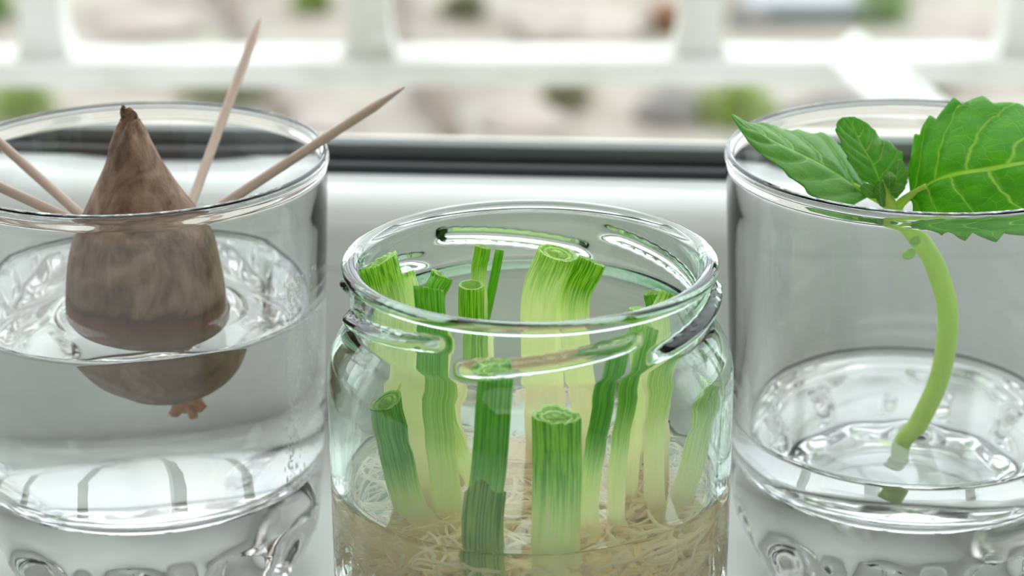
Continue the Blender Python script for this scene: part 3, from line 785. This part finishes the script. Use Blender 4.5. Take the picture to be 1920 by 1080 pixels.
# big leaf at the right, running out of the picture
big = leaf([(1708, 366, .424), (1706, 300, .428), (1722, 250, .432), (1752, 218, .436), (1800, 190, .440), (1858, 191, .442), (1930, 205, .442), (2010, 235, .440), (2090, 300, .436)],
     [(1700, 372, .4235), (1735, 350, .4230), (1765, 335, .4230), (1800, 325, .4230), (1850, 318, .4240), (1905, 308, .4250), (1960, 300, .4262), (2020, 298, .428), (2100, 312, .432)],
     [(1712, 378, .4225), (1716, 402, .4205), (1735, 424, .4170), (1775, 442, .4140), (1820, 450, .4130), (1880, 450, .4130), (1945, 434, .4150), (2020, 400, .420), (2095, 335, .430)],
     M_leaf, teeth=8, tamp=.15, bulge=.0010, name='leaf')
tag(big, 'largest leaf, running out of the picture at the right')
part_tube('petiole', [W(1680, 392, .425), W(1690, 380, .4245), W(1704, 369, .4235), W(1738, 349, .4225)], lambda f: .0011-.0004*f, M_mstem)
tag(leaf([(1622, 372, .428), (1598, 384, .424), (1560, 383, .420), (1520, 366, .419), (1490, 340, .420), (1450, 310, .421), (1415, 280, .422), (1392, 252, .423), (1372, 216, .424)],
     [(1632, 366, .4285), (1600, 348, .4280), (1565, 325, .4270), (1525, 302, .4265), (1490, 285, .4262), (1455, 268, .426), (1425, 252, .4258), (1400, 238, .4255), (1373, 215, .4245)],
     [(1628, 352, .431), (1608, 318, .434), (1580, 280, .4365), (1545, 255, .438), (1505, 248, .4375), (1470, 244, .436), (1435, 236, .434), (1400, 230, .430), (1374, 214, .425)],
     M_leaf_matte, teeth=7, tamp=.10, bulge=.0008, name='leaf'), 'long pointed leaf reaching left over the rim')
part_tube('petiole', [W(1670, 388, .4255), W(1655, 378, .427), W(1630, 365, .4283), W(1600, 348, .4275)], lambda f: .0010-.0004*f, M_mstem)
tag(leaf([(1640, 352, .428), (1612, 332, .4265), (1592, 302, .4262), (1580, 280, .4265), (1570, 255, .4270), (1566, 235, .4275), (1578, 220, .428)],
     [(1652, 355, .4275), (1645, 330, .4285), (1635, 308, .429), (1622, 285, .4295), (1610, 262, .430), (1600, 240, .430), (1590, 219, .4295)],
     [(1664, 352, .428), (1686, 318, .4300), (1690, 290, .4315), (1668, 270, .4325), (1648, 258, .433), (1630, 235, .432), (1602, 219, .430)],
     M_leaf_matte, teeth=5, tamp=.10, bulge=.0007, name='leaf'), 'upright middle leaf')
tag(leaf([(1668, 372, .4245), (1662, 350, .4240), (1664, 325, .424), (1676, 305, .4245)],
     [(1674, 372, .4240), (1678, 350, .4232), (1682, 325, .4235), (1684, 300, .4245)],
     [(1682, 372, .4245), (1696, 350, .4245), (1702, 325, .425), (1690, 298, .425)],
     M_leaf_matte, teeth=4, tamp=.14, N=50, K=10, bulge=.0004, name='leaf'), 'small leaf right of the upright one')
for (L_, M_, R_) in (
    ([(1650, 385, .4235), (1640, 365, .4230), (1642, 345, .4235)], [(1655, 388, .4230), (1650, 362, .4222), (1650, 338, .4230)], [(1662, 385, .4235), (1662, 362, .4230), (1656, 342, .4235)]),
    ([(1664, 352, .4225), (1656, 335, .422), (1658, 325, .4225)], [(1668, 354, .4222), (1668, 336, .4210), (1666, 322, .4222)], [(1674, 352, .4225), (1680, 336, .422), (1674, 325, .4225)]),
    ([(1640, 372, .4245), (1622, 368, .4242), (1612, 352, .4250)], [(1644, 368, .4245), (1628, 356, .4240), (1616, 346, .4250)], [(1648, 362, .4245), (1640, 348, .4242), (1622, 344, .4250)]),
    ([(1672, 366, .4220), (1684, 368, .4215), (1694, 358, .4220)], [(1670, 360, .4220), (1684, 358, .4212), (1697, 352, .4220)], [(1668, 352, .4220), (1682, 344, .4215), (1694, 346, .4220)])):
    leaf(L_, M_, R_, M_leaf_matte, teeth=3, N=28, K=8, bulge=.0002, name='young_leaf')
part_tube('shoot', [W(1674, 396, .4250), W(1664, 374, .4242), W(1662, 350, .4240), W(1664, 338, .4240)], lambda f: .0016-.0007*f, M_mstem)
for (x, y, r, dx) in ((1716, 458, .0011, 1), (1704, 484, .0013, -1)):
    c = W(x, y, .4235)-MO; bm = bmesh.new(); bmesh.ops.create_icosphere(bm, subdivisions=3, radius=r)
    for v in bm.verts: v.co = Vector((v.co.x*1.1, v.co.y*.6, v.co.z*.9+.15*v.co.x))*(1+.2*noise.noise(v.co*1500))+c
    obj('bud', bm, M_leaf_matte, mint)
